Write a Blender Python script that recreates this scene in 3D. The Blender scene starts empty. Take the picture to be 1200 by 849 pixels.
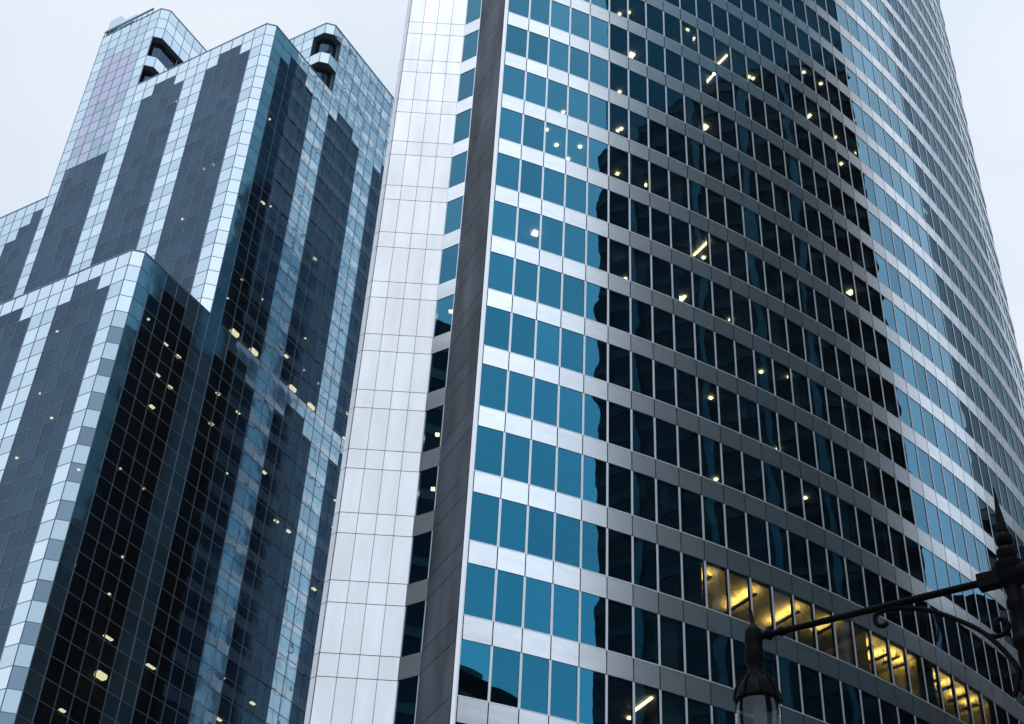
import bpy, bmesh, math, random
from mathutils import Vector, Matrix
R = math.radians
random.seed(7)
sc = bpy.context.scene
col = sc.collection
EYE = 1.7

# ------------------------------------------------------------------ camera
PITCH, ROLL, FPX = 0.690019, 0.0574185, 1740.31
cam_d = bpy.data.cameras.new("camera")
cam = bpy.data.objects.new("camera", cam_d); col.objects.link(cam)
cam_d.sensor_fit = 'HORIZONTAL'; cam_d.sensor_width = 36.0
cam_d.lens = FPX / 1200 * 36.0
cam_d.clip_start = 0.1; cam_d.clip_end = 3000
_f = Vector((0, math.cos(PITCH), math.sin(PITCH)))
_u = Vector((0, -math.sin(PITCH), math.cos(PITCH)))
_r = Vector((1, 0, 0))
CR = _r * math.cos(ROLL) + _u * math.sin(ROLL)
CU = -_r * math.sin(ROLL) + _u * math.cos(ROLL)
CF = _f
EYEP = Vector((0, 0, EYE))
cam.matrix_world = Matrix(((CR.x, CU.x, -CF.x, 0), (CR.y, CU.y, -CF.y, 0), (CR.z, CU.z, -CF.z, EYE), (0, 0, 0, 1)))
sc.camera = cam

# ------------------------------------------------------------------ sky, sun, exposure
SUN_EL, SUN_AZ = R(72), R(190)
w = bpy.data.worlds.new("World"); sc.world = w; w.use_nodes = True
nt = w.node_tree; N = nt.nodes; L = nt.links; N.clear()
out = N.new('ShaderNodeOutputWorld'); bg = N.new('ShaderNodeBackground')
sky = N.new('ShaderNodeTexSky'); sky.sky_type = 'NISHITA'; sky.sun_disc = False
sky.sun_elevation = SUN_EL; sky.sun_rotation = SUN_AZ
tc = N.new('ShaderNodeTexCoord')
nz = N.new('ShaderNodeTexNoise'); nz.inputs['Scale'].default_value = 1.6; nz.inputs['Detail'].default_value = 5
mp = N.new('ShaderNodeMapping'); mp.inputs['Scale'].default_value = (1, 1, 1.6)
L.new(tc.outputs['Generated'], mp.inputs['Vector']); L.new(mp.outputs['Vector'], nz.inputs['Vector'])
cr = N.new('ShaderNodeValToRGB')
cr.color_ramp.elements[0].position = 0.36; cr.color_ramp.elements[0].color = (0.66, 0.77, 0.91, 1)
cr.color_ramp.elements[1].position = 0.60; cr.color_ramp.elements[1].color = (0.85, 0.91, 0.99, 1)
L.new(nz.outputs['Fac'], cr.inputs['Fac'])
sc10 = N.new('ShaderNodeVectorMath'); sc10.operation = 'SCALE'; sc10.inputs['Scale'].default_value = 10.9
L.new(cr.outputs['Color'], sc10.inputs[0])
# the cloud deck is a little brighter on the side where the sun stands behind it
dt = N.new('ShaderNodeVectorMath'); dt.operation = 'DOT_PRODUCT'; dt.inputs[1].default_value = (0.35, -0.94, 0.0)
L.new(tc.outputs['Generated'], dt.inputs[0])
ma = N.new('ShaderNodeMath'); ma.operation = 'MULTIPLY_ADD'; ma.inputs[1].default_value = 2.4; ma.inputs[2].default_value = 12.0
L.new(dt.outputs['Value'], ma.inputs[0]); L.new(ma.outputs[0], sc10.inputs['Scale'])
mx = N.new('ShaderNodeMix'); mx.data_type = 'RGBA'; mx.inputs[0].default_value = 0.92   # thick overcast over the clear sky
L.new(sky.outputs['Color'], mx.inputs[6]); L.new(sc10.outputs['Vector'], mx.inputs[7])
L.new(mx.outputs[2], bg.inputs['Color']); bg.inputs['Strength'].default_value = 0.1
L.new(bg.outputs[0], out.inputs['Surface'])
sd = bpy.data.lights.new("sun", 'SUN'); sd.energy = 0.5; sd.angle = R(20); sd.color = (1, 0.985, 0.965)
so = bpy.data.objects.new("sun", sd); col.objects.link(so)
_s = Vector((math.sin(SUN_AZ) * math.cos(SUN_EL), math.cos(SUN_AZ) * math.cos(SUN_EL), math.sin(SUN_EL)))
so.rotation_euler = _s.to_track_quat('Z', 'Y').to_euler(); so.location = (0, 0, 300)
sc.view_settings.view_transform = 'Standard'; sc.view_settings.look = 'None'
sc.view_settings.exposure = 0.0; sc.view_settings.gamma = 1.0
sc.view_settings.use_curve_mapping = False
sc.cycles.max_bounces = 10; sc.cycles.glossy_bounces = 5; sc.cycles.transparent_max_bounces = 10
sc.cycles.volume_bounces = 1; sc.cycles.sample_clamp_indirect = 4.0

# ------------------------------------------------------------------ materials
def mat(name):
    m = bpy.data.materials.new(name); m.use_nodes = True; m.node_tree.nodes.clear()
    return m, m.node_tree.nodes, m.node_tree.links
def piece_random(n, l):
    """a random number that differs from panel to panel, within one mesh and between objects"""
    g = n.new('ShaderNodeNewGeometry'); oi = n.new('ShaderNodeObjectInfo')
    a = n.new('ShaderNodeMath'); a.operation = 'ADD'; f = n.new('ShaderNodeMath'); f.operation = 'FRACT'
    l.new(g.outputs['Random Per Island'], a.inputs[0]); l.new(oi.outputs['Random'], a.inputs[1]); l.new(a.outputs[0], f.inputs[0])
    return f.outputs[0]
def principled(name, color, rough=0.6, metal=0.0, spec=0.5, var=0.0, nscale=3.0, island=0.0, bump=0.0, bscale=1.0, stretch=(1, 1, 1)):
    m, n, l = mat(name)
    o = n.new('ShaderNodeOutputMaterial'); b = n.new('ShaderNodeBsdfPrincipled')
    b.inputs['Roughness'].default_value = rough; b.inputs['Metallic'].default_value = metal
    b.inputs['Specular IOR Level'].default_value = spec
    b.inputs['Base Color'].default_value = (*color, 1)
    l.new(b.outputs[0], o.inputs[0])
    t = n.new('ShaderNodeTexCoord'); mp = n.new('ShaderNodeMapping'); mp.inputs['Scale'].default_value = stretch
    l.new(t.outputs['Object'], mp.inputs['Vector'])
    if var or island:
        hs = n.new('ShaderNodeHueSaturation'); hs.inputs['Color'].default_value = (*color, 1)
        val = n.new('ShaderNodeMath'); val.operation = 'ADD'; val.inputs[0].default_value = 1.0
        x = n.new('ShaderNodeTexNoise'); x.inputs['Scale'].default_value = nscale; x.inputs['Detail'].default_value = 4
        l.new(mp.outputs[0], x.inputs['Vector'])
        mr = n.new('ShaderNodeMapRange'); mr.inputs['From Min'].default_value = 0.3; mr.inputs['From Max'].default_value = 0.7
        mr.inputs['To Min'].default_value = 1 - var; mr.inputs['To Max'].default_value = 1 + var * 0.3
        l.new(x.outputs['Fac'], mr.inputs['Value'])
        mi = n.new('ShaderNodeMapRange'); mi.inputs['To Min'].default_value = 1 - island; mi.inputs['To Max'].default_value = 1 + island * 0.5
        l.new(piece_random(n, l), mi.inputs['Value'])
        mu = n.new('ShaderNodeMath'); mu.operation = 'MULTIPLY'
        l.new(mr.outputs[0], mu.inputs[0]); l.new(mi.outputs[0], mu.inputs[1])
        l.new(mu.outputs[0], hs.inputs['Value']); l.new(hs.outputs[0], b.inputs['Base Color'])
    if bump:
        x2 = n.new('ShaderNodeTexNoise'); x2.inputs['Scale'].default_value = bscale; x2.inputs['Detail'].default_value = 3
        l.new(mp.outputs[0], x2.inputs['Vector'])
        bp = n.new('ShaderNodeBump'); bp.inputs['Distance'].default_value = bump; bp.inputs['Strength'].default_value = 1
        l.new(x2.outputs['Fac'], bp.inputs['Height']); l.new(bp.outputs[0], b.inputs['Normal'])
    return m
def glass(name, f0, f90, trans, rough=0.0, wave=0.01, wscale=0.6, island=0.06, diff=None, power=5.0):
    """coated facade glass: tinted Schlick mirror over a tinted see-through pane, each pane slightly wavy"""
    m, n, l = mat(name)
    o = n.new('ShaderNodeOutputMaterial')
    t = n.new('ShaderNodeTexCoord'); rnd_ = piece_random(n, l)
    of = n.new('ShaderNodeVectorMath'); of.operation = 'SCALE'; of.inputs[0].default_value = (37, 91, 53)
    l.new(rnd_, of.inputs['Scale'])
    ad = n.new('ShaderNodeVectorMath'); ad.operation = 'ADD'
    l.new(t.outputs['Object'], ad.inputs[0]); l.new(of.outputs[0], ad.inputs[1])
    nz = n.new('ShaderNodeTexNoise'); nz.inputs['Scale'].default_value = wscale; nz.inputs['Detail'].default_value = 1
    l.new(ad.outputs[0], nz.inputs['Vector'])
    bp = n.new('ShaderNodeBump'); bp.inputs['Distance'].default_value = wave; bp.inputs['Strength'].default_value = 1
    l.new(nz.outputs['Fac'], bp.inputs['Height'])
    lw = n.new('ShaderNodeLayerWeight'); lw.inputs['Blend'].default_value = 0.5
    pw = n.new('ShaderNodeMath'); pw.operation = 'POWER'; pw.inputs[1].default_value = power
    l.new(lw.outputs['Facing'], pw.inputs[0])
    mx = n.new('ShaderNodeMix'); mx.data_type = 'RGBA'
    mx.inputs[6].default_value = (*f0, 1); mx.inputs[7].default_value = (*f90, 1)
    l.new(pw.outputs[0], mx.inputs[0])
    hs = n.new('ShaderNodeHueSaturation'); l.new(mx.outputs[2], hs.inputs['Color'])
    mi = n.new('ShaderNodeMapRange'); mi.inputs['To Min'].default_value = 1 - island; mi.inputs['To Max'].default_value = 1 + island
    l.new(rnd_, mi.inputs['Value']); l.new(mi.outputs[0], hs.inputs['Value'])
    gl = n.new('ShaderNodeBsdfGlossy'); gl.inputs['Roughness'].default_value = rough
    l.new(hs.outputs[0], gl.inputs['Color']); l.new(bp.outputs[0], gl.inputs['Normal'])
    if trans is not None:
        tr = n.new('ShaderNodeBsdfTransparent'); tr.inputs['Color'].default_value = (*trans, 1)
    else:
        tr = n.new('ShaderNodeBsdfDiffuse'); tr.inputs['Color'].default_value = (*(diff or (0.01, 0.012, 0.015)), 1)
    a = n.new('ShaderNodeAddShader'); l.new(gl.outputs[0], a.inputs[0]); l.new(tr.outputs[0], a.inputs[1])
    l.new(a.outputs[0], o.inputs[0])
    return m
def emit(name, color, strength):
    m, n, l = mat(name); o = n.new('ShaderNodeOutputMaterial'); e = n.new('ShaderNodeEmission')
    e.inputs['Color'].default_value = (*color, 1); e.inputs['Strength'].default_value = strength
    l.new(e.outputs[0], o.inputs[0]); return m

M = {}
M['tower_glass'] = glass('tower_glass', (0.018, 0.150, 0.240), (0.60, 0.74, 0.82), (0.12, 0.155, 0.155), wave=0.018, wscale=0.28, power=3.4, island=0.15)
M['metal_panel'] = principled('brushed_metal_panel', (0.94, 0.965, 0.99), 0.25, 1.0, var=0.08, nscale=0.8, island=0.09, bump=0.0003, bscale=5, stretch=(1, 1, 3))
M['white_panel'] = principled('white_metal_cladding', (0.81, 0.825, 0.845), 0.36, 0.7, var=0.12, nscale=0.9, stretch=(1, 1, 0.2), island=0.06, bump=0.001, bscale=6)
M['blade_panel'] = principled('grey_stained_cladding', (0.080, 0.098, 0.130), 0.55, 0.4, var=0.85, nscale=0.55, island=0.25, stretch=(1, 1, 0.28))
M['mullion'] = principled('pale_metal_mullion', (0.86, 0.90, 0.94), 0.35, 0.55)
M['joint'] = principled('dark_joint', (0.012, 0.013, 0.015), 0.9, spec=0.1)
M['ceiling'] = principled('office_ceiling', (0.42, 0.41, 0.38), 0.9, var=0.12, nscale=1.5)
_n = M['ceiling'].node_tree; _b = next(x for x in _n.nodes if x.type == 'BSDF_PRINCIPLED')
_t = _n.nodes.new('ShaderNodeTexCoord'); _k = _n.nodes.new('ShaderNodeTexBrick'); _k.offset = 0; _k.inputs['Scale'].default_value = 1.0
_k.inputs['Color1'].default_value = (0.42, 0.41, 0.38, 1); _k.inputs['Color2'].default_value = (0.38, 0.37, 0.35, 1); _k.inputs['Mortar'].default_value = (0.22, 0.215, 0.20, 1)
_k.inputs['Mortar Size'].default_value = 0.035; _k.inputs['Brick Width'].default_value = 1.2; _k.inputs['Row Height'].default_value = 1.2
_m = _n.nodes.new('ShaderNodeMapping'); _m.inputs['Rotation'].default_value = (0, 0, R(35))
_n.links.new(_t.outputs['Object'], _m.inputs['Vector']); _n.links.new(_m.outputs[0], _k.inputs['Vector']); _n.links.new(_k.outputs['Color'], _b.inputs['Base Color'])
M['core'] = principled('dark_core', (0.010, 0.015, 0.018), 0.9)
M['roof'] = principled('roof_membrane', (0.25, 0.26, 0.27), 0.9, var=0.2)
M['blind'] = principled('grey_blind', (0.50, 0.60, 0.62), 0.8)
M['lamp'] = emit('warm_lamp', (1.0, 0.74, 0.40), 16)
M['uplight'] = emit('warm_uplight', (1.0, 0.53, 0.115), 270)
M['fixture'] = principled('dark_fixture', (0.02, 0.02, 0.02), 0.6)
M['dark_glass'] = glass('dark_band_glass', (0.056, 0.090, 0.128), (0.46, 0.55, 0.66), (0.045, 0.058, 0.066), wave=0.006, wscale=0.5, island=0.12)
M['light_glass'] = glass('pale_band_glass', (0.69, 0.785, 0.835), (0.88, 0.92, 0.95), None, rough=0.04, wave=0.02, wscale=0.45, island=0.05, diff=(0.03, 0.045, 0.055))
M['vision_glass'] = glass('pale_vision_glass', (0.57, 0.69, 0.765), (0.85, 0.90, 0.93), None, rough=0.02, wave=0.02, wscale=0.45, island=0.07, diff=(0.02, 0.035, 0.045))
M['chamfer_glass'] = glass('blue_grey_vision_glass', (0.15, 0.215, 0.275), (0.8, 0.86, 0.9), (0.04, 0.05, 0.06), wave=0.01, wscale=0.45, island=0.12)
M['rose_glass'] = glass('rose_tinted_glass', (0.42, 0.46, 0.58), (0.85, 0.88, 0.93), None, rough=0.05, wave=0.01, wscale=0.45, island=0.06, diff=(0.10, 0.08, 0.09))
M['teal_glass'] = glass('teal_glass', (0.36, 0.46, 0.53), (0.8, 0.86, 0.9), None, rough=0.02, wave=0.01, wscale=0.45, diff=(0.04, 0.05, 0.05))
M['rear_glass'] = glass('rear_blue_glass', (0.40, 0.56, 0.65), (0.5, 0.6, 0.7), None, rough=0.12, wave=0.02)
M['end_glass'] = glass('end_wall_glass', (0.08, 0.20, 0.26), (0.5, 0.6, 0.65), None, rough=0.1)
M['teal_wall'] = glass('dark_teal_wall', (0.015, 0.055, 0.075), (0.4, 0.5, 0.55), None, wave=0.02)
M['lens'] = principled('frosted_bulb', (0.10, 0.105, 0.11), 0.3)
M['grid'] = principled('blue_grey_mullion', (0.16, 0.235, 0.295), 0.5, 0.3)
M['black_glass'] = glass('black_curtain_wall', (0.012, 0.018, 0.024), (0.3, 0.35, 0.4), None, wave=0.01, diff=(0.006, 0.007, 0.008))
M['black_metal'] = principled('black_metal', (0.012, 0.013, 0.015), 0.6, 0.2)
M['asphalt'] = principled('asphalt', (0.05, 0.05, 0.052), 0.9, var=0.3, nscale=0.6, bump=0.004, bscale=60)
M['paving'] = principled('concrete_paving', (0.30, 0.30, 0.29), 0.9, var=0.2, nscale=0.5)
M['ground'] = principled('ground', (0.16, 0.16, 0.155), 0.95, var=0.25, nscale=0.1)
M['paint'] = principled('road_paint', (0.78, 0.78, 0.75), 0.7, var=0.25, nscale=3)
M['iron'] = principled('black_painted_iron', (0.003, 0.0035, 0.0045), 0.45, 0.0, 0.035, bump=0.0015, bscale=40)
M['rear_panel'] = principled('rear_metal_band', (0.72, 0.79, 0.84), 0.3, 0.9)
M['soffit'] = principled('loggia_soffit', (0.04, 0.065, 0.085), 0.6)
M['haze_toned_glass'] = glass('haze_toned_curtain_wall', (0.03, 0.06, 0.075), (0.3, 0.4, 0.45), None, diff=(0.045, 0.10, 0.125))  # paler teal in the colour stands in for haze high on the tower
M['teal_pilaster'] = principled('teal_pilaster', (0.07, 0.17, 0.20), 0.5)
M['dark_band'] = principled('dark_blue_band', (0.012, 0.022, 0.03), 0.6)
M['haze_toned_stone'] = principled('haze_toned_concrete', (0.60, 0.63, 0.66), 0.85, var=0.15, nscale=0.2)  # paleness in the colour stands in for hazy air in the reflection
M['stone'] = principled('grey_stone_wall', (0.22, 0.22, 0.22), 0.8, var=0.2, nscale=0.4)

# ------------------------------------------------------------------ mesh helpers
class MB:
    """collects polygons with a material each and links them as ONE mesh object"""
    def __init__(s): s.v, s.f, s.m, s.names = [], [], [], []
    def mi(s, m):
        if m not in s.names: s.names.append(m)
        return s.names.index(m)
    def poly(s, pts, m):
        b = len(s.v); s.v += [tuple(p) for p in pts]; s.f.append(tuple(range(b, b + len(pts)))); s.m.append(s.mi(m))
    def add(s, verts, faces, m):
        b = len(s.v); s.v += [tuple(p) for p in verts]
        for f in faces: s.f.append(tuple(i + b for i in f)); s.m.append(s.mi(m))
    def slab(s, A, B, n, z0, z1, out, inn, m, close=True, side=None):
        """upright panel between plan points A and B, its front 'out' along n, its back 'inn' along n"""
        ax, ay = A; bx, by = B; nx, ny = n
        P = lambda p, d, z: (p[0] + nx * d, p[1] + ny * d, z)
        vs = [P(A, out, z0), P(B, out, z0), P(B, out, z1), P(A, out, z1), P(A, inn, z0), P(B, inn, z0), P(B, inn, z1), P(A, inn, z1)]
        fs = [(0, 1, 2, 3), (1, 5, 6, 2), (4, 0, 3, 7), (3, 2, 6, 7), (4, 5, 1, 0)]
        if close: fs.append((5, 4, 7, 6))
        if side: s.add(vs, fs[:1], m); s.add(vs, fs[1:], side)
        else: s.add(vs, fs, m)
    def box(s, c, size, m, rz=0.0):
        hx, hy, hz = size[0] / 2, size[1] / 2, size[2] / 2; ca, sa = math.cos(rz), math.sin(rz)
        vs = []
        for z in (-hz, hz):
            for x, y in ((-hx, -hy), (hx, -hy), (hx, hy), (-hx, hy)):
                vs.append((c[0] + x * ca - y * sa, c[1] + x * sa + y * ca, c[2] + z))
        s.add(vs, [(3, 2, 1, 0), (4, 5, 6, 7), (0, 1, 5, 4), (1, 2, 6, 5), (2, 3, 7, 6), (3, 0, 4, 7)], m)
    def prism(s, plan, z0, z1, m, cap=True):
        k = len(plan); vs = [(x, y, z0) for x, y in plan] + [(x, y, z1) for x, y in plan]
        fs = [(i, (i + 1) % k, k + (i + 1) % k, k + i) for i in range(k)]
        if cap: fs += [tuple(range(k, 2 * k)), tuple(range(k - 1, -1, -1))]
        s.add(vs, fs, m)
    def tube(s, pts, radii, m, seg=10, cap=True):
        pts = [Vector(p) for p in pts]; rings = []
        if not hasattr(radii, '__len__'): radii = [radii] * len(pts)
        up = None
        for i, p in enumerate(pts):
            d = (pts[min(i + 1, len(pts) - 1)] - pts[max(i - 1, 0)]).normalized()
            if up is None:
                up = d.orthogonal().normalized()
            up = (up - d * up.dot(d)).normalized(); sd_ = d.cross(up)
            rings.append([p + (up * math.cos(2 * math.pi * k / seg) + sd_ * math.sin(2 * math.pi * k / seg)) * radii[i] for k in range(seg)])
        vs = [q for r in rings for q in r]; fs = []
        for i in range(len(pts) - 1):
            for k in range(seg):
                k2 = (k + 1) % seg; fs.append((i * seg + k, i * seg + k2, (i + 1) * seg + k2, (i + 1) * seg + k))
        if cap: fs += [tuple(range(seg - 1, -1, -1)), tuple((len(pts) - 1) * seg + k for k in range(seg))]
        s.add(vs, fs, m)
    def lathe(s, c, prof, m, seg=20):
        """prof: list of (radius, z) from bottom to top, absolute z"""
        vs = []; fs = []
        for r_, z in prof:
            for k in range(seg): vs.append((c[0] + r_ * math.cos(2 * math.pi * k / seg), c[1] + r_ * math.sin(2 * math.pi * k / seg), z))
        for i in range(len(prof) - 1):
            for k in range(seg):
                k2 = (k + 1) % seg; fs.append((i * seg + k, i * seg + k2, (i + 1) * seg + k2, (i + 1) * seg + k))
        fs += [tuple(range(seg - 1, -1, -1)), tuple((len(prof) - 1) * seg + k for k in range(seg))]
        s.add(vs, fs, m)
    def build(s, name, parent=None, smooth=False, origin=None):
        me = bpy.data.meshes.new(name)
        if origin is None and parent is not None: origin = (0, 0, 0)
        me.from_pydata(s.v, [], s.f)
        for nm in s.names: me.materials.append(M[nm])
        me.polygons.foreach_set('material_index', s.m)
        if smooth: me.polygons.foreach_set('use_smooth', [True] * len(s.f))
        me.update()
        if smooth: me.set_sharp_from_angle(angle=R(38))
        o = bpy.data.objects.new(name, me); col.objects.link(o)
        if parent is not None: o.parent = parent
        return o
def tag(o, label=None, cat=None, group=None, kind=None):
    if label: o['label'] = label
    if cat: o['category'] = cat
    if group: o['group'] = group
    if kind: o['kind'] = kind
    return o
def empty(name, label, cat, loc=(0, 0, 0)):
    o = bpy.data.objects.new(name, None); col.objects.link(o); o.empty_display_size = 2
    return tag(o, label, cat)
def pix(p):
    """where a point falls in the 1200 x 849 photograph (used only to rank which parts show largest)"""
    d = Vector(p) - EYEP; z = d.dot(CF)
    if z <= 0.1: return None
    return 600 + FPX * d.dot(CR) / z, 424.5 - FPX * d.dot(CU) / z
def shown(quad, n):
    """visible size of an upright quad in the picture, zero when outside it or turned away"""
    c = sum((Vector(q) for q in quad), Vector()) / 4
    if (EYEP - c).xy.dot(Vector(n)) <= 0: return 0.0
    ps = [pix(q) for q in quad]
    if any(p is None for p in ps): return 0.0
    if not any(0 <= p[0] <= 1200 and 0 <= p[1] <= 849 for p in ps): return 0.0
    return abs(sum(ps[i][0] * ps[(i + 1) % 4][1] - ps[(i + 1) % 4][0] * ps[i][1] for i in range(4))) / 2
def split_parts(cells, name, parent, limit=100):
    """cells: (area, [slab arguments]); the largest ones become parts of their own, the rest one part"""
    cells = sorted(cells, key=lambda c: -c[0])
    for a, args in cells[:limit]:
        b = MB(); b.slab(*args, close=False); b.build(name, parent)
    if len(cells) > limit:
        b = MB()
        for a, args in cells[limit:]: b.slab(*args, close=False)
        tag(b.build(name, parent), kind='stuff')

# ------------------------------------------------------------------ ground, road
g = MB(); g.poly([(-240, -240, 0), (240, -240, 0), (240, 240, 0), (-240, 240, 0)], 'ground'); tag(g.build('ground'), kind='structure')
g = MB(); g.poly([(-239, 12, .004), (239, 12, .004), (239, 46, .004), (-239, 46, .004)], 'asphalt'); tag(g.build('road'), kind='structure')
g = MB()
for i in range(-30, 31): g.poly([(i * 7.5, 28.93, .008), (i * 7.5 + 3, 28.93, .008), (i * 7.5 + 3, 29.07, .008), (i * 7.5, 29.07, .008)], 'paint')
for y in (12.6, 45.4): g.poly([(-238, y - .06, .008), (238, y - .06, .008), (238, y + .06, .008), (-238, y + .06, .008)], 'paint')
tag(g.build('road_markings'), kind='structure')
g = MB()
g.box((0, 8.0, .065), (478, 7.98, .13), 'paving'); g.box((0, 50, .065), (478, 7.98, .13), 'paving')
tag(g.build('pavement'), kind='structure')

# ------------------------------------------------------------------ the curved tower
TC = Vector((-27.39, 141.05)); TR = 83.0; A0 = -71.906; DA = 1.0367; FL = 4.2
Z0 = 15.46446 * FL + EYE            # bottom edge of the windows of floor 0
KLO, KHI, JN = -15, 30, 44
SP = 1.30                            # height of the spandrel below each window row
ZTOP = Z0 + (KHI + 1) * FL
def arc(j, r=TR):
    a = R(A0 + DA * j); return (TC.x + r * math.cos(a), TC.y + r * math.sin(a))
def cut(A, B, a, b):
    """segment A-B shortened by a at its start and b at its end"""
    d = (Vector(B) - Vector(A)); n = d.normalized(); A2 = Vector(A) + n * a; B2 = Vector(B) - n * b
    return (A2.x, A2.y), (B2.x, B2.y)
tower = empty('office_tower', 'tall curved tower of blue glass rows and silvery bands with a white slab end', 'tower')
wins, pans = [], []
GAP = 0.028
def facade_column(A, B, panel, glass_m, klo=KLO, khi=KHI, mull=0.0, rec=-0.015):
    d = (Vector(B) - Vector(A)).normalized(); n = (d.y, -d.x)
    for k in range(klo, khi + 1):
        z = Z0 + k * FL
        a, b = cut(A, B, GAP, GAP)
        q = [(a[0], a[1], z - SP), (b[0], b[1], z - SP), (b[0], b[1], z), (a[0], a[1], z)]
        pans.append((shown(q, n), [a, b, n, z - SP + .02, z - .02, 0.05, -0.05, panel]))
        a, b = cut(A, B, mull, mull)
        q = [(a[0], a[1], z), (b[0], b[1], z), (b[0], b[1], z + FL - SP), (a[0], a[1], z + FL - SP)]
        wins.append((shown(q, n), [a, b, n, z + .0, z + FL - SP, -rec, -rec - .02, glass_m]))
for j in range(JN): facade_column(arc(j), arc(j + 1), 'metal_panel', 'tower_glass')
# end of the building: slab, notch, blade
S0, S1, S2, S3, S4 = (-9.02, 67.02), (-8.73, 66.70), (-4.73, 66.72), (-3.59, 65.96), (-1.85, 62.24)
facade_column(S2, S3, 'metal_panel', 'tower_glass')
sheets = []
def clad(A, B, nseg, panel, store):
    d = (Vector(B) - Vector(A)); n = d.normalized(); n = (n.y, -n.x)
    for s in range(nseg):
        a = Vector(A) + d * (s / nseg); b = Vector(A) + d * ((s + 1) / nseg)
        a2, b2 = cut(a, b, .013, .013)
        for k in range(KLO, KHI + 1):
            z = Z0 + k * FL
            for z0, z1 in ((z - SP + .02, z - .02), (z + .02, z + FL - SP - .02)):
                q = [(a2[0], a2[1], z0), (b2[0], b2[1], z0), (b2[0], b2[1], z1), (a2[0], a2[1], z1)]
                store.append((shown(q, n), [a2, b2, n, z0, z1, 0.06, -0.05, panel]))
clad(S1, S2, 4, 'white_panel', sheets)
split_parts(sheets, 'cladding_panel', tower)
split_parts(wins, 'window', tower)
split_parts(pans, 'spandrel_panel', tower)
b = MB(); tmp = []
clad(S3, S4, 1, 'blade_panel', tmp)
for a_, args in tmp: b.slab(*args, close=False)
b.build('fin_wall', tower)
b = MB(); tmp = []
clad(S0, S1, 1, 'white_panel', tmp)
for a_, args in tmp: b.slab(*args, close=False)
b.build('edge_trim', tower)
# corner post between the fin and the first window column
b = MB(); b.prism([(-1.86, 62.17), (-1.70, 62.12), (-1.62, 62.14), (-1.60, 62.35), (-1.80, 62.40)], 0.2, ZTOP, 'mullion'); b.build('corner_post', tower)
# mullions: one post per joint, standing in the window rows only
for j in range(1, JN):
    b = MB(); p = arc(j); a = R(A0 + DA * j); n = (math.cos(a), math.sin(a)); t = (-n[1], n[0])
    A = (p[0] - t[0] * .066, p[1] - t[1] * .066); B = (p[0] + t[0] * .066, p[1] + t[1] * .066)
    for k in range(KLO, KHI + 1):
        z = Z0 + k * FL; b.slab(A, B, n, z + .01, z + FL - SP - .01, 0.048, -0.14, 'mullion', close=False, side='joint')
    b.build('mullion', tower)
b = MB()
for A, B in ((S2, S3),):
    d = (Vector(B) - Vector(A)).normalized(); n = (d.y, -d.x)
    for P0, P1 in ((Vector(A), Vector(A) + d * .07), (Vector(B) - d * .09, Vector(B))):
        for k in range(KLO, KHI + 1):
            z = Z0 + k * FL; b.slab((P0.x, P0.y), (P1.x, P1.y), n, z + .01, z + FL - SP - .01, 0.04, -0.14, 'mullion', close=False)
b.build('mullion', tower)
# dark backing behind the spandrels (seen only in the joints), sills
b = MB()
for k in range(KLO, KHI + 1):
    z = Z0 + k * FL
    for j in range(JN):
        A, B = arc(j), arc(j + 1); a = R(A0 + DA * (j + .5)); n = (math.cos(a), math.sin(a))
        b.slab(A, B, n, z - SP, z, 0.01, -0.25, 'joint', close=False)
    for A, B in ((S2, S3), ):
        d = (Vector(B) - Vector(A)).normalized(); b.slab(A, B, (d.y, -d.x), z - SP, z, 0.02, -0.2, 'joint', close=False)
b.build('backing', tower)
b = MB()
for A, B in ((S0, S1), (S1, S2), (S3, S4)):
    d = (Vector(B) - Vector(A)).normalized(); b.slab(A, B, (d.y, -d.x), 0.1, ZTOP, 0.015, -0.3, 'joint', close=False)
b.build('wall', tower)
# sill strip above each spandrel: a thin pale edge
b = MB()
for j in range(JN):
    A, B = arc(j), arc(j + 1); a = R(A0 + DA * (j + .5)); n = (math.cos(a), math.sin(a))
    for k in range(KLO, KHI + 1):
        z = Z0 + k * FL; b.slab(A, B, n, z - .012, z + .04, 0.056, -0.12, 'mullion', close=False)
b.build('sill', tower)
# floors and ceilings seen through the glass
b = MB()
JS = list(range(0, JN + 1))
for k in range(KLO, KHI + 1):
    z = Z0 + k * FL + FL - SP - .0
    for j in range(JN):
        p0, p1, p2, p3 = arc(j, TR - .27), arc(j + 1, TR - .27), arc(j + 1, TR - 9), arc(j, TR - 9)
        b.poly([(*p0, z + .03), (*p3, z + .03), (*p2, z + .03), (*p1, z + .03)], 'ceiling')
        b.poly([(*p0, z - FL + SP - .6), (*p1, z - FL + SP - .6), (*p2, z - FL + SP - .6), (*p3, z - FL + SP - .6)], 'core')
b.build('ceiling', tower)
# solid body behind the offices
inner = [arc(j, TR - 9.02) for j in range(0, JN + 1, 4)]
b = MB(); b.prism([(-1.4, 71.5)] + inner[1:] + [(46, 112), (17, 162), (-8.6, 121.5), (-8.6, 68.4), (-4.9, 68.2), (-3.4, 67.2)], 0.1, ZTOP - .5, 'core'); b.build('core', tower)
b = MB()
roofplan = [arc(j, TR - .1) for j in range(0, JN + 1)] + [(46, 112.5), (17, 164.5), (-8.95, 122.7), (-8.95, 67.1), (-8.7, 66.8), (-4.7, 66.8), (-3.5, 66.0)]
b.prism(roofplan, ZTOP - SP, ZTOP - SP + .4, 'roof'); b.build('roof', tower)
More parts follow.
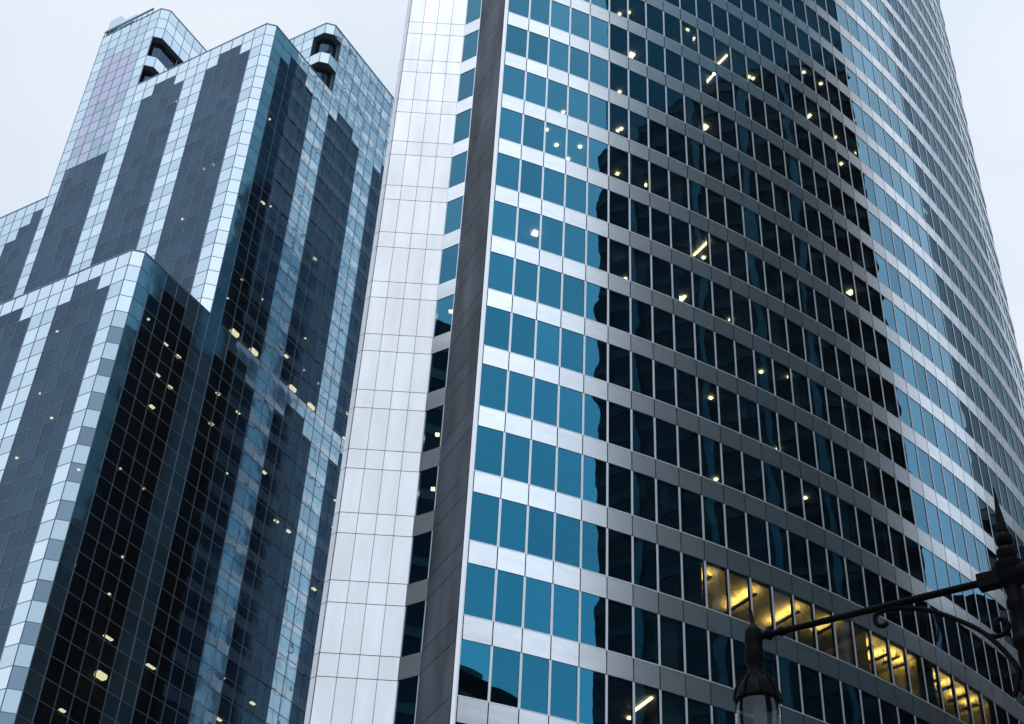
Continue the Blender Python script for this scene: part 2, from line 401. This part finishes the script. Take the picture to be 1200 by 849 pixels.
# rear: end wall and the banded back facade
b = MB(); b.slab((-9.0, 123), (-9.0, 67.05), (-1, 0), 0.1, 113, 0.0, -.3, 'teal_wall'); b.slab((-9.0, 123), (-9.0, 67.05), (-1, 0), 113, ZTOP, 0.0, -.3, 'end_glass')
b.build('end_wall', tower)
b = MB()
BK0, BK1 = Vector((17.5, 165.0)), Vector((-9.0, 123.0)); d = (BK1 - BK0); nn = d.normalized(); nb = (nn.y, -nn.x); CN = 32
for s in range(CN):
    a = BK0 + d * (s / CN); e = BK0 + d * ((s + 1) / CN); a2, e2 = cut(a, e, .04, .04)
    for k in range(KLO, KHI + 1):
        z = Z0 + k * FL
        b.slab(a2, e2, nb, z - SP, z, .04, -.2, 'rear_panel'); b.slab(a2, e2, nb, z + .02, z + FL - SP - .02, -.06, -.2, 'rear_glass')
b.build('rear_facade', tower)

def tower_point(j, dep, z):
    p = arc(j, TR - dep); return (p[0], p[1], z)
TOWER_LAMPS = [(6.22, 1.72, 5, 0), (6.57, 1.26, 5, 0), (6.85, 1.64, 4, 1), (6.29, 1.92, 3, 0), (3.43, 2.08, 2, 0), (2.22, 0.52, 1, 0), (2.97, 1.45, 1, 0), (3.93, 0.91, 1, 0), (3.78, 2.23, 1, 0), (6.16, 1.83, 2, 0), (6.24, 1.59, 2, 0), (6.15, 1.87, 1, 0), (6.88, 1.82, 1, 0), (7.62, 1.82, 1, 0), (9.62, 0.42, 5, 0), (10.19, 1.55, 5, 2), (12.19, 1.49, 5, 2), (14.23, 1.21, 5, 0), (14.0, 1.27, 5, 0), (10.88, 0.77, 4, 2), (10.96, 1.51, 3, 1), (17.77, 0.62, 6, 0), (19.02, 0.52, 6, 0), (18.26, 1.26, 5, 0), (18.22, 1.07, 5, 0), (20.36, 1.25, 5, 0), (19.83, 0.5, 4, 0), (2.2, 1.51, -1, 1), (6.82, 2.58, -1, 0), (10.26, 1.3, 0, 2), (10.71, 1.94, 0, 0), (19.91, 1.32, 1, 1), (10.23, 1.07, -3, 0), (11.31, 2.94, -4, 0), (14.69, 2.61, -3, 0), (15.02, 1.2, -4, 0), (9.54, 2.39, -1, 1), (9.6, 2.05, -1, 0), (12.17, 2.16, -1, 0), (7.18, 3.32, -8, 0), (7.04, 1.67, -8, 2), (8.36, 2.77, -8, 0), (14.33, 0.58, -2, 0), (13.17, 1.27, -2, 0), (22.04, 1.08, 5, 0)]
for j, dep, k, s in TOWER_LAMPS:
    b = MB(); z = Z0 + k * FL + 2.86; a = R(A0 + DA * j); p = tower_point(j, dep, z)
    size = {0: (.20, .20, .08), 1: (.40, .40, .10), 2: (1.7, .14, .08)}[s]
    b.box(p, size, 'lamp', rz=a); b.build('ceiling_lamp', tower)
for p in ((-3.85, 67.0, Z0 - FL * 2 + 2.4), (-3.9, 66.9, Z0 - FL * 5 + 2.0), (-3.95, 67.05, Z0 - FL * 4 + 1.6)):
    b = MB(); b.box(p, (.22, .22, .1), 'lamp'); b.build('ceiling_lamp', tower)
# the lit floor: hanging uplighters wash the ceiling
for j, dep, ln, on in ((9.55, 1.9, 2.6, 1), (11.6, 1.9, 2.6, 1), (13.65, 1.9, 2.6, 1), (15.35, 1.2, 1.6, 1), (18.5, 1.9, 2.4, 1), (19.55, 1.1, 1.2, 1), (17.6, 1.4, 1.6, 1), (18.95, 1.0, 1.2, 1), (21.5, 1.5, 2.2, 1), (22.3, .9, 1.2, 1), (23.3, 1.0, 1.2, 1), (24.3, 1.0, 1.0, 1)):
    k = -6; a = R(A0 + DA * j); zc = Z0 + k * FL + FL - SP + .03
    p = tower_point(j, dep, zc - .42)
    b = MB(); b.box(p, (ln, .17, .10), 'fixture', rz=a)
    for e in (-.4, .4):
        q = tower_point(j, dep + e * ln, zc - .2); b.box(q, (.03, .03, .38), 'fixture', rz=a)
    pl = b.build('pendant_light', tower)
    b = MB(); b.box((p[0], p[1], p[2] + .058), (ln * .96, .10, .012), 'uplight', rz=a); b.build('light_tube', pl)
# party walls limiting the lit rooms, and blinds in a few windows
b = MB()
for j in (9.0, 16.98, 20.02, 21.0, 25.0):
    k = -6; a = R(A0 + DA * j); p = tower_point(j, 4.6, Z0 + k * FL + 1.22); b.box(p, (8.5, .08, 3.46), 'ceiling', rz=a)
b.build('partition', tower)
for i in range(46):
    j = random.choice(range(5, 24)); k = random.choice(range(-8, 7))
    if k == -6: continue
    wdt = random.choice((.35, .5, 1.0)); f0 = random.uniform(.08, .9 - wdt * .8) if wdt < 1 else .06
    f1 = min(.94, f0 + wdt)
    h = random.choice((.4, 1.0, 1.0)) * (FL - SP)
    A, B = arc(j + f0, TR - .45), arc(j + f1, TR - .45); a = R(A0 + DA * (j + .5)); n = (math.cos(a), math.sin(a))
    b = MB(); z1 = Z0 + k * FL + FL - SP; b.slab(A, B, n, z1 - h, z1, 0.01, -.01, 'blind'); b.build('blind', tower)

# ------------------------------------------------------------------ the stepped striped tower on the left
U = Vector((-0.85050491, 0.52596711)); V = Vector((0.52596711, 0.85050491))
CW, RW, RH = 1.71, 1.68, 1.95
UC, VB, UR, VR0 = 87.46, 70.20, 86.57, 71.09
VM = VR0 + 6 * RW - .88
ZM = 145.4 + EYE                   # roof of the middle mass = row 0
def uv(u, v): p = U * u + V * v; return (p.x, p.y)
striped = empty('office_tower', 'stepped office block with dark and pale vertical glass stripes, left of the curved tower', 'tower')
lw = []; gridb = []
def stripe(c): return 'light' if c % 6 in (0, 5) else 'dark'
def dark_from(c):                     # dark stripes step up towards their middle
    return 1 if c % 6 in (2, 3) else 2
rnd = random.Random(3)
def face(org, d, n, cells, cw, flip):
    """cells: {(c,row): material}; org/d in plan, column c starts c*cw from org"""
    b = MB()
    nn = (n.x, n.y)
    for (c, r), m in cells.items():
        z1 = ZM - r * RH; z0 = z1 - RH
        p = org + d * (c * cw); q = org + d * ((c + 1) * cw)
        A, B = ((q.x, q.y), (p.x, p.y)) if flip else ((p.x, p.y), (q.x, q.y))
        if m is None: continue
        a2, b2 = cut(A, B, .035, .035)
        quad = [(*a2, z0), (*b2, z0), (*b2, z1), (*a2, z1)]
        lw.append((shown(quad, nn), [a2, b2, nn, z0 + .03, z1 - .03, 0.0, -.04, m]))
        # grid: a bar on the cell's left edge and one below it
        e = d * .03
        for base in ((p,) if (c + 1, r) in cells and cells[(c + 1, r)] else (p, q)):
            x0, x1 = base - e, base + e
            A2, B2 = ((x1.x, x1.y), (x0.x, x0.y)) if flip else ((x0.x, x0.y), (x1.x, x1.y))
            b.slab(A2, B2, nn, z0, z1, .035, -.08, 'grid', close=False)
        b.slab(a2, b2, nn, z0 - .028, z0 + .028, .022, -.08, 'grid', close=False)
    return b
def cell_mat(c, r, top, lightside=True):
    s = stripe(c)
    if r == top: return 'light_glass'
    if s == 'dark' and r >= top + dark_from(c): return 'dark_glass'
    return 'light_glass' if r % 2 else 'vision_glass'
RB = 24                                # roof row of the low front mass
RBOT = 76
# front mass, left-hand face
cells = {(c, r): cell_mat(c, r, RB) for c in range(0, 26) for r in range(RB, RBOT)}
face(Vector(uv(UC, VB)), U, -V, cells, CW, True).build('mullion_grid', striped)
# middle mass, taller tower and far wing share one plane set back from it
cells = {}
for c in range(0, 12):
    for r in range(0, RB + 1): cells[(c, r)] = cell_mat(c, r, 0)
teal = {(13, 5), (14, 5), (13, 0), (14, 1), (15, 3), (15, 0), (14, 2), (16, 4), (13, -5), (14, 4)}
for c in range(12, 18):
    for r in range(-8, RB + 1):
        m = cell_mat(c, r, -8)
        if c == 12 and (-5 <= r < -3 or -2 <= r < 0): m = None
        if 13 <= c <= 16:
            if r >= 6: m = 'dark_glass'
            elif r >= -5 - (c == 16) + (c == 13): m = 'teal_glass' if (c, r) in teal else 'rose_glass'
            else: m = 'vision_glass'
        elif c in (12, 17) and r < 6: m = 'vision_glass' if (r + c) % 3 else 'light_glass'
        cells[(c, r)] = m
for c in range(18, 34):
    for r in range(8, RB + 1):
        m = 'vision_glass'
        if (c in (18, 19) and r >= 9 + (c == 19)) or (c == 20 and r >= 11): m = 'dark_glass'
        if 23 <= c <= 26 and r >= 10: m = 'dark_glass'
        if 29 <= c <= 32 and r >= 10: m = 'dark_glass'
        cells[(c, r)] = m
face(Vector(uv(UC, VM)), U, -V, cells, CW, True).build('mullion_grid', striped)
# right-hand plane: front mass (c<6), middle mass (6..11), right tower (c>=12) all flush
cells = {}
for c in range(0, 34):
    top = RB if c < 6 else (0 if c < 12 else -6)
    for r in range(top, RBOT):
        if r < RB: m = cell_mat(c, r, 0) if c < 12 or r >= 0 else ('light_glass' if (r + c) % 2 else 'vision_glass')
        else: m = cell_mat(c, r, RB)
        if c == 12 and (-5 <= r < -3 or -2 <= r < 0): m = None
        cells[(c, r)] = m
face(Vector(uv(UR, VR0)), V, -U, cells, RW, False).build('mullion_grid', striped)
# faces of the two taller towers that look over the middle roof
cells = {}
for c in range(0, 12):
    for r in range(-8, 0):
        cells[(c, r)] = None if (c < 8 and (-5 <= r < -3 or -2 <= r < 0)) else ('light_glass' if r % 2 else 'vision_glass')
UT = UC + 12 * CW - .89
face(Vector(uv(UT, VM + .88)), V, -U, cells, RW, False).build('mullion_grid', striped)
cells = {}
VRm = VR0 + 12 * RW - .88
for c in range(0, 12):
    for r in range(-6, 0):
        cells[(c, r)] = None if (c < 1 and (-5 <= r < -3 or -2 <= r < 0)) else ('light_glass' if r % 2 else 'vision_glass')
face(Vector(uv(UC, VRm)), U, -V, cells, CW, True).build('mullion_grid', striped)
# chamfered corners, one cell wide
def chamfer(P0, P1, r0, r1, mats, skip=()):
    b = MB(); A, B = P0, P1; d = (Vector(B) - Vector(A)).normalized(); n = (d.y, -d.x)
    for r in range(r0, r1):
        if r in skip: continue
        z1 = ZM - r * RH; z0 = z1 - RH; a2, b2 = cut(A, B, .03, .03)
        quad = [(*a2, z0), (*b2, z0), (*b2, z1), (*a2, z1)]
        lw.append((shown(quad, n), [a2, b2, n, z0 + .03, z1 - .03, 0.0, -.04, mats(r)]))
        b.slab(a2, b2, n, z0 - .028, z0 + .028, .022, -.08, 'grid', close=False)
    for e_ in (A, B):
        q0 = Vector(e_) + d * (.0 if e_ is A else -.05); q1 = q0 + d * .05
        rs = [r for r in range(r0, r1) if r not in skip]; st = rs[0]
        for i_, r in enumerate(rs):
            if i_ + 1 == len(rs) or rs[i_ + 1] != r + 1:
                b.slab(tuple(q0), tuple(q1), n, ZM - (r + 1) * RH, ZM - st * RH, .026, -.08, 'grid', close=False)
                st = rs[i_ + 1] if i_ + 1 < len(rs) else r
    b.build('mullion_grid', striped)
chamfer(uv(UC, VB), uv(UR, VR0), RB, RBOT, lambda r: 'light_glass' if r == RB else ('vision_glass' if r < RB + 4 else ('chamfer_glass' if r % 2 else 'teal_glass')))
chamfer(uv(UC, VM), uv(UR, VR0 + 6 * RW), 0, RB, lambda r: 'light_glass' if r % 2 else 'light_glass')
chamfer(uv(UT + .89, VM), uv(UT, VM + .88), -8, 0, lambda r: 'vision_glass', (-5, -4, -2, -1))
chamfer(uv(UC, VRm), uv(UR, VR0 + 12 * RW), -6, 0, lambda r: 'light_glass', (-5, -4, -2, -1))
split_parts(lw, 'window', striped)
# solid bodies behind the curtain wall
def body(u0, u1, v0, v1, ztop, zbot=0.1, ch=.88, ins=1.1, m='core'):
    b = MB(); i = ins
    b.prism([uv(u0 + i + ch * .6, v0 + i), uv(u1 - .02, v0 + i), uv(u1 - .02, v1), uv(u0 + i, v1), uv(u0 + i, v0 + i + ch * .6)], zbot, ztop, m)
    return b
zr = lambda r: ZM - r * RH
body(UR, UC + 26 * CW, VB, VM + .5, zr(RB) - .6).build('wall', striped)
body(UR, UC + 12 * CW, VM, VRm + .5, zr(0) - .6).build('wall', striped)
body(UT, UC + 18 * CW, VM, VRm + 30, zr(-8) - .6, ins=1.6).build('wall', striped)
body(UC + 18 * CW, UC + 34 * CW, VM, VRm + 20, zr(8) - .6).build('wall', striped)
body(UR, UC + 12 * CW, VRm, VRm + 38, zr(-6) - .6, ins=1.6).build('wall', striped)
# roofs with a thin coping
def roof(pts, z):
    b = MB(); b.prism(pts, z - .55, z - .15, 'roof'); b.build('roof', striped)
roof([uv(UC, VB + .06), uv(UC + 26 * CW, VB + .06), uv(UC + 26 * CW, VM + 1), uv(UR + .06, VM + 1), uv(UR + .06, VR0)], zr(RB))
roof([uv(UC, VM + .06), uv(UT + .5, VM + .06), uv(UT + .5, VRm + 1), uv(UR + .06, VRm + 1), uv(UR + .06, VM + .88)], zr(0))
roof([uv(UT + .89, VM + .06), uv(UC + 18 * CW, VM + .06), uv(UC + 18 * CW, VRm + 30), uv(UT + .06, VRm + 30), uv(UT + .06, VM + .88)], zr(-8))
roof([uv(UC, VRm + .06), uv(UC + 12 * CW, VRm + .06), uv(UC + 12 * CW, VRm + 38), uv(UR + .06, VRm + 38), uv(UR + .06, VRm + .88)], zr(-6))
roof([uv(UC + 18 * CW, VM + .06), uv(UC + 34 * CW, VM + .06), uv(UC + 34 * CW, VRm + 20), uv(UC + 18 * CW, VRm + 20)], zr(8))
def coping(pts, z):
    b = MB()
    for A, B in zip(pts[:-1], pts[1:]):
        d = (Vector(B) - Vector(A)).normalized(); b.slab(A, B, (d.y, -d.x), z - .06, z + .10, .05, -.35, 'grid')
    b.build('coping', striped)
coping([uv(UC + 26 * CW, VB), uv(UC, VB), uv(UR, VR0), uv(UR, VR0 + 6 * RW)], zr(RB))
coping([uv(UT + .9, VM), uv(UC, VM), uv(UR, VM + .88), uv(UR, VR0 + 12 * RW)], zr(0))
coping([uv(UC + 18 * CW, VM), uv(UT + .89, VM), uv(UT, VM + .88), uv(UT, VRm + 10)], zr(-8))
coping([uv(UC + 12 * CW, VRm), uv(UC, VRm), uv(UR, VRm + .88), uv(UR, VRm + 38)], zr(-6))
coping([uv(UC + 34 * CW, VM), uv(UC + 18 * CW, VM)], zr(8))
# recessed corner loggias: rounded dark glazing behind the openings, pale soffits
def loggia(u0, v0, du, dv, r0, r1, name='loggia'):
    """u0,v0: outer (virtual) corner; glazing runs du along u and dv along v, set back 1.3 m with a rounded corner"""
    b = MB(); i = 0.7; rad = 1.2; pts = []
    pts.append((u0 + du, v0 + i))
    for k in range(7):
        t = math.pi / 2 * k / 6; pts.append((u0 + i + rad - rad * math.sin(t), v0 + i + rad - rad * math.cos(t)))
    pts.append((u0 + i, v0 + dv))
    pts = [uv(*p) for p in pts]; z1, z0 = zr(r0), zr(r1)
    for A, B in zip(pts[:-1], pts[1:]):
        d = (Vector(B) - Vector(A)).normalized(); b.slab(A, B, (d.y, -d.x), z0, z1, 0, -.05, 'dark_glass')
    # soffit, floor and jambs of the recess
    out_ = [uv(u0 + du, v0 + .03), uv(u0 + .88, v0 + .03), uv(u0 + .03, v0 + .88), uv(u0 + .03, v0 + dv)]
    ring = out_ + pts[::-1]
    b.poly([(*p, z1 - .04) for p in ring], 'soffit'); b.poly([(*p, z0 + .04) for p in ring], 'vision_glass')
    for p, q in ((out_[0], pts[0]), (out_[-1], pts[-1])):
        b.poly([(*p, z0), (*q, z0), (*q, z1), (*p, z1)], 'soffit')
    b.build(name, striped)
    b = MB(); c = uv(u0 + .55, v0 + min(dv, 4.6)); b.tube([(*c, z0), (*c, z1)], .09, 'grid', 8)
    b.build('column', striped)
for r0, r1 in ((-5, -3), (-2, 0)):
    loggia(UT, VM, .89 + CW, .88 + 8 * RW, r0, r1)
    loggia(UR, VRm, .89 + CW, .88 + RW, r0, r1)
# roof rail and plant boxes on the tallest tower
b = MB(); zt = zr(-8)
ptA, ptB = (UT + 2.4, VM - .05), (UC + 18 * CW - .1, VM - .05)
nrail = 9
for zz in (.75, 1.0): b.tube([(*uv(*ptA), zt + zz), (*uv(*ptB), zt + zz)], .09, 'grid', 6)
for i in range(nrail + 1):
    t = i / nrail; p = uv(ptA[0] + (ptB[0] - ptA[0]) * t, ptA[1]); b.tube([(*p, zt - .2), (*p, zt + 1.0)], .05, 'grid', 6)
b.build('roof_rail', striped)
ang = math.atan2(U.y, U.x)
b = MB(); b.box((*uv(UC + 17.3 * CW, VM + .9), zt + 1.6), (2.0, 1.6, 4.0), 'vision_glass', rz=ang); b.build('plant_box', striped)
b = MB(); b.box((*uv(UC + 15.7 * CW, VM + .95), zt + .9), (2.6, 1.6, 2.6), 'vision_glass', rz=ang); b.build('plant_box', striped)
LEFT_LAMPS = [('ML', 100.06, 80.59, 139.81, 0), ('ML', 98.74, 80.59, 139.88, 0), ('ML', 114.37, 80.58, 138.91, 0), ('ML', 90.95, 80.62, 124.15, 0), ('ML', 92.34, 80.62, 124.12, 0), ('R', 86.93, 82.64, 124.09, 0), ('R', 86.91, 83.67, 132.79, 0), ('ML', 93.68, 80.62, 116.7, 0), ('BL', 95.26, 70.53, 93.11, 0), ('R', 86.99, 72.63, 93.75, 0), ('R', 86.98, 73.95, 94.08, 0), ('R', 86.98, 76.76, 93.04, 1), ('R', 86.98, 78.7, 92.98, 1), ('R', 86.94, 81.71, 113.03, 0), ('R', 86.95, 81.84, 108.59, 0), ('R', 86.95, 83.43, 104.47, 0), ('R', 86.95, 84.86, 108.27, 0), ('R', 86.96, 82.06, 101.19, 3), ('R', 86.96, 85.41, 101.11, 3), ('R', 86.95, 88.71, 101.03, 3), ('R', 86.93, 85.45, 120.49, 1), ('R', 86.92, 95.49, 120.33, 1), ('R', 86.94, 88.43, 108.35, 0), ('R', 86.94, 91.74, 108.45, 0), ('R', 86.94, 93.77, 104.25, 1), ('R', 86.93, 96.25, 108.68, 0), ('R', 86.99, 76.75, 89.2, 1), ('R', 86.99, 78.61, 89.08, 1), ('R', 86.99, 77.05, 85.6, 1), ('R', 86.97, 85.01, 92.83, 1), ('R', 86.97, 88.34, 92.76, 1), ('R', 86.98, 84.96, 88.98, 1), ('R', 86.98, 81.48, 88.8, 0), ('R', 87.0, 72.55, 85.44, 0), ('BL', 94.85, 70.54, 85.34, 0), ('BL', 92.26, 70.55, 81.61, 0), ('BL', 95.36, 70.55, 78.13, 0), ('R', 87.01, 75.23, 77.31, 0), ('R', 87.01, 78.5, 77.23, 0), ('R', 87.03, 71.96, 70.35, 0), ('R', 86.98, 88.47, 85.25, 0), ('R', 86.95, 92.22, 101.1, 3), ('R', 86.94, 95.56, 100.97, 3), ('R', 86.94, 99.02, 100.92, 3), ('R', 86.94, 96.94, 104.61, 0), ('R', 86.93, 101.9, 108.37, 0), ('R', 86.93, 102.31, 104.6, 0), ('R', 86.93, 102.34, 100.83, 3), ('R', 86.93, 105.53, 104.51, 1), ('R', 86.93, 105.66, 100.68, 3), ('R', 86.93, 99.61, 104.64, 0), ('R', 86.97, 91.71, 88.79, 1), ('R', 86.96, 93.67, 88.67, 1), ('R', 86.95, 102.01, 92.53, 1), ('R', 86.95, 101.98, 88.66, 0), ('R', 86.96, 96.75, 84.56, 1), ('R', 86.96, 98.84, 84.56, 1), ('R', 86.94, 105.51, 92.51, 0), ('R', 86.94, 105.94, 89.11, 1), ('ML', 98.78, 80.67, 74.77, 0), ('R', 87.04, 72.79, 65.74, 0), ('R', 87.04, 73.1, 66.05, 0), ('R', 87.02, 78.04, 69.67, 0), ('R', 87.03, 77.56, 65.69, 0), ('R', 87.02, 81.47, 65.53, 0), ('R', 87.03, 78.61, 62.02, 2), ('R', 87.03, 81.51, 62.1, 1), ('R', 87.03, 80.92, 61.12, 0), ('R', 87.04, 78.81, 58.59, 3), ('R', 87.02, 84.11, 61.98, 2), ('R', 87.05, 75.77, 54.06, 1), ('R', 87.05, 72.16, 59.69, 0), ('R', 87.0, 93.36, 65.27, 0), ('R', 87.0, 93.56, 61.31, 2), ('R', 86.99, 97.86, 64.8, 1), ('R', 86.96, 104.24, 80.63, 1), ('R', 86.98, 102.09, 64.81, 0), ('R', 86.93, 86.73, 121.11, 0)]
angR = math.atan2(V.y, V.x)
for f_, u_, v_, z_, s in LEFT_LAMPS:
    if f_ == 'ML' and z_ < 98: u_, v_, f_ = UR + .9, VR0 + .1, 'R'
    size = {0: (.22, .2, .13), 1: (.55, .3, .12), 2: (1.0, .3, .10), 3: (1.0, .5, .42)}[s]
    b = MB(); b.box((*uv(u_, v_), z_), size, 'lamp', rz=angR if f_ == 'R' else ang); b.build('ceiling_lamp', striped)

# ------------------------------------------------------------------ neighbours seen only as reflections
def neighbour(name, label, plan, h, storey, wm, gm, bandh=1.1, upper=5, um=None, pil=()):
    t = empty(name, label, 'building')
    b = MB(); b.prism(plan, 0.1, h, gm); b.build('wall', t)
    c = sum((Vector(p) for p in plan), Vector((0, 0))) / len(plan)
    b = MB(); k = len(plan)
    for i in range(k):
        A, B = Vector(plan[i]), Vector(plan[(i + 1) % k]); d = (B - A).normalized(); n = Vector((d.y, -d.x))
        if n.dot((A + B) / 2 - c) < 0: n = -n
        z = 4.0
        while z < h - 1: b.slab((A.x, A.y), (B.x, B.y), (n.x, n.y), z, z + bandh, .12, -.05, wm); z += storey
    b.build('floor_band', t)
    b = MB(); b.prism([tuple(c + (Vector(p) - c) * (.55 if upper < 50 else .97)) for p in plan], h, h + upper, um or wm); b.build('upper_tier', t)  # the tall tiers are added for their tone in the facade's reflections
    A, B = Vector(plan[-1]), Vector(plan[0]); d = (B - A).normalized(); n = Vector((d.y, -d.x))
    if n.dot((A + B) / 2 - c) < 0: n = -n
    for q, w_ in pil:
        P_ = B + (A - B) * q; b = MB(); b.slab(tuple(P_ - d * w_ / 2), tuple(P_ + d * w_ / 2), (n.x, n.y), 0.2, h - .3, .5, -.1, 'teal_pilaster'); b.build('pilaster', t)
neighbour('black_tower', 'black glass tower mirrored as the dark middle of the curved facade', [(59, 18.6), (110, 10), (122, 76), (69.5, 84.5)], 150, 4.0, 'dark_band', 'black_glass', upper=78, um='haze_toned_glass', pil=((.05, .8), (.16, .9), (.286, 1.3), (.30, .4), (.39, .7), (.482, 1.0), (.57, .8), (.655, 1.2), (.73, .6), (.805, 1.0), (.9, .9)))  # upper tier added, paler so the top rows mirror it lighter
neighbour('banded_office_block', 'office block of pale bands and dark glass mirrored at the right of the curved facade', [(119, 121.6), (165, 143), (150, 200), (115, 180)], 122, 4.0, 'stone', 'black_glass', 1.6, 210, 'haze_toned_stone')  # tall pale tier added to mute the sky mirrored at the upper right
neighbour('low_dark_block', 'low dark block mirrored at the lower right between two taller buildings', [(126, 94), (160, 96), (164, 141), (121, 121)], 108, 4.0, 'dark_band', 'black_glass')
neighbour('stone_block', 'lower block mirrored in the bottom left windows of the curved tower', [(46, -60), (84, -60), (84, -32), (46, -32)], 96, 4.0, 'stone', 'black_glass')
neighbour('grey_block', 'grey block mirrored in the notch windows beside the white slab', [(-95, 26), (-62, 26), (-62, 60), (-95, 60)], 112, 4.0, 'stone', 'black_glass')

# ------------------------------------------------------------------ street lamp in the foreground
M['globe'] = glass('clear_lantern_glass', (0.035, 0.04, 0.045), (0.8, 0.85, 0.9), (0.72, 0.76, 0.78), wave=0.01, wscale=6, island=0.0)
PX, PY = 3.115, 7.71
HX, HY = 1.694, 8.648
slamp = empty('street_lamp', 'black ornamental street lamp with spiked finial, long arm and a hanging clear glass lantern', 'street lamp')
lam = slamp
b = MB()
b.lathe((PX, PY), [(.26, .13), (.26, .5), (.20, .56), (.19, .9), (.13, 1.0), (.115, 1.2), (.085, 3.2), (.056, 5.5), (.050, 5.80), (.066, 5.82), (.066, 5.87), (.048, 5.90), (.047, 6.10), (.06, 6.12), (.066, 6.15), (.06, 6.18), (.046, 6.20), (.045, 6.36), (.058, 6.38), (.058, 6.42), (.046, 6.45), (.046, 6.52), (.066, 6.54), (.078, 6.58), (.078, 6.62), (.09, 6.64), (.09, 6.68), (.06, 6.70), (.03, 6.71)], 'iron', 24)
b.box((PX, PY, 6.60), (.40, .085, .09), 'iron', rz=math.atan2(HY - PY, HX - PX))
b.build('post', lam, True)
b = MB(); b.lathe((PX, PY), [(.035, 6.69), (.05, 6.715), (.062, 6.75), (.062, 6.775), (.045, 6.80), (.03, 6.81)], 'iron', 20); b.lathe((PX, PY), [(.02, 6.805)] + [(.056 * math.sin(math.pi * t / 10), 6.858 - .056 * math.cos(math.pi * t / 10)) for t in range(1, 10)] + [(.02, 6.912)], 'iron', 20)
b.lathe((PX, PY), [(.034, 6.908), (.038, 6.92), (.036, 6.935), (.030, 6.98), (.014, 7.12), (.004, 7.25)], 'iron', 14)
b.build('finial', lam, True)
hv = Vector((HX - PX, HY - PY)); LEN = hv.length; h = hv.normalized()
def al(s, z): return (PX + h.x * s, PY + h.y * s, z)      # s metres out along the arm
b = MB()
b.tube([al(.05, 6.60), al(.2, 6.60), al(LEN - .16, 6.60), al(LEN - .04, 6.60)], [.029, .024, .022, .026], 'iron', 12)
for s, r_ in ((.16, .05), (LEN - .11, .042), (LEN - .2, .034)): b.tube([al(s - .018, 6.60), al(s, 6.60), al(s + .018, 6.60)], [r_ * .8, r_, r_ * .8], 'iron', 12)
b.tube([al(-.22, 6.60), al(-.02, 6.60)], [.06, .07], 'iron', 12)
b.build('arm', lam, True)
def bez(p, n=9):
    """smooth curve through points (Catmull-Rom)"""
    o = []
    for i in range(len(p) - 1):
        a, b_, c, d = p[max(i - 1, 0)], p[i], p[i + 1], p[min(i + 2, len(p) - 1)]
        for k in range(n):
            t = k / n
            o.append(tuple(.5 * (2 * b_[q] + (c[q] - a[q]) * t + (2 * a[q] - 5 * b_[q] + 4 * c[q] - d[q]) * t * t + (3 * b_[q] - a[q] - 3 * c[q] + d[q]) * t ** 3) for q in range(2)))
    o.append(p[-1]); return o
SCROLL_A = [(0.111, 5.816), (0.064, 5.948), (0.094, 6.066), (0.203, 6.241), (0.326, 6.36), (0.521, 6.495), (0.699, 6.56), (0.81, 6.571), (0.869, 6.549), (0.87, 6.494), (0.834, 6.467), (0.793, 6.481)]
SCROLL_B = [(0.203, 6.241), (0.144, 6.221), (0.091, 6.236), (0.068, 6.276), (0.091, 6.323), (0.127, 6.326), (0.143, 6.29)]

b = MB()
for cv, r_ in ((SCROLL_A, .016), (SCROLL_B, .015)):
    pts = bez(cv); b.tube([al(*p) for p in pts], r_, 'iron', 10)
b.build('scroll_bracket', lam, True)
b = MB()
b.lathe((HX, HY), [(.012, 6.08), (.07, 6.235), (.068, 6.32), (.055, 6.34), (.052, 6.40), (.064, 6.42), (.064, 6.50), (.054, 6.53), (.06, 6.57), (.06, 6.63), (.05, 6.66), (.035, 6.68), (.02, 6.70), (.012, 6.74), (.003, 6.81)], 'iron', 20)
lantern = b.build('lantern', lam, True)
b = MB()
b.lathe((HX, HY), [(.138, 6.125), (.148, 6.14), (.144, 6.165), (.132, 6.215), (.108, 6.265), (.078, 6.295), (.045, 6.31)], 'iron', 28); b.build('hood', lantern, True)
b = MB()
for q in range(8):
    a = 2 * math.pi * q / 8; rib = [(.145, 6.14), (.136, 6.21), (.112, 6.265), (.08, 6.30)]
    b.tube([(HX + (r_ + .006) * math.cos(a), HY + (r_ + .006) * math.sin(a), z) for r_, z in rib], .010, 'iron', 6)
b.build('hood_rib', lantern, True)
gprof = [(.132, 6.13), (.138, 6.06), (.132, 5.98), (.112, 5.88), (.082, 5.80), (.05, 5.755)]
b = MB(); b.lathe((HX, HY), gprof[::-1], 'globe', 32); b.build('globe', lantern, True)
b = MB(); b.lathe((HX, HY), [(.02, 5.66), (.028, 5.69), (.05, 5.73), (.054, 5.752)], 'iron', 16); b.build('bottom_cap', lantern, True)
M["lens"] = M["globe"]; b = MB(); b.tube([(HX, HY, 6.12), (HX, HY, 5.98)], .03, 'fixture', 12); b.tube([(HX, HY, 5.98), (HX, HY, 5.84)], [.032, .02], 'lens', 12)
b.build('bulb', lantern, True)

# ------------------------------------------------------------------ damp air
m_, n_, l_ = mat('haze_air'); o_ = n_.new('ShaderNodeOutputMaterial'); pv = n_.new('ShaderNodeVolumePrincipled')
pv.inputs['Color'].default_value = (0.90, 0.95, 1.0, 1); pv.inputs['Density'].default_value = 0.00006; pv.inputs['Anisotropy'].default_value = 0.0
l_.new(pv.outputs[0], o_.inputs['Volume']); M['air'] = m_
b = MB(); b.box((0, 0, 166.5), (500, 500, 335), 'air'); tag(b.build('haze'), kind='stuff')
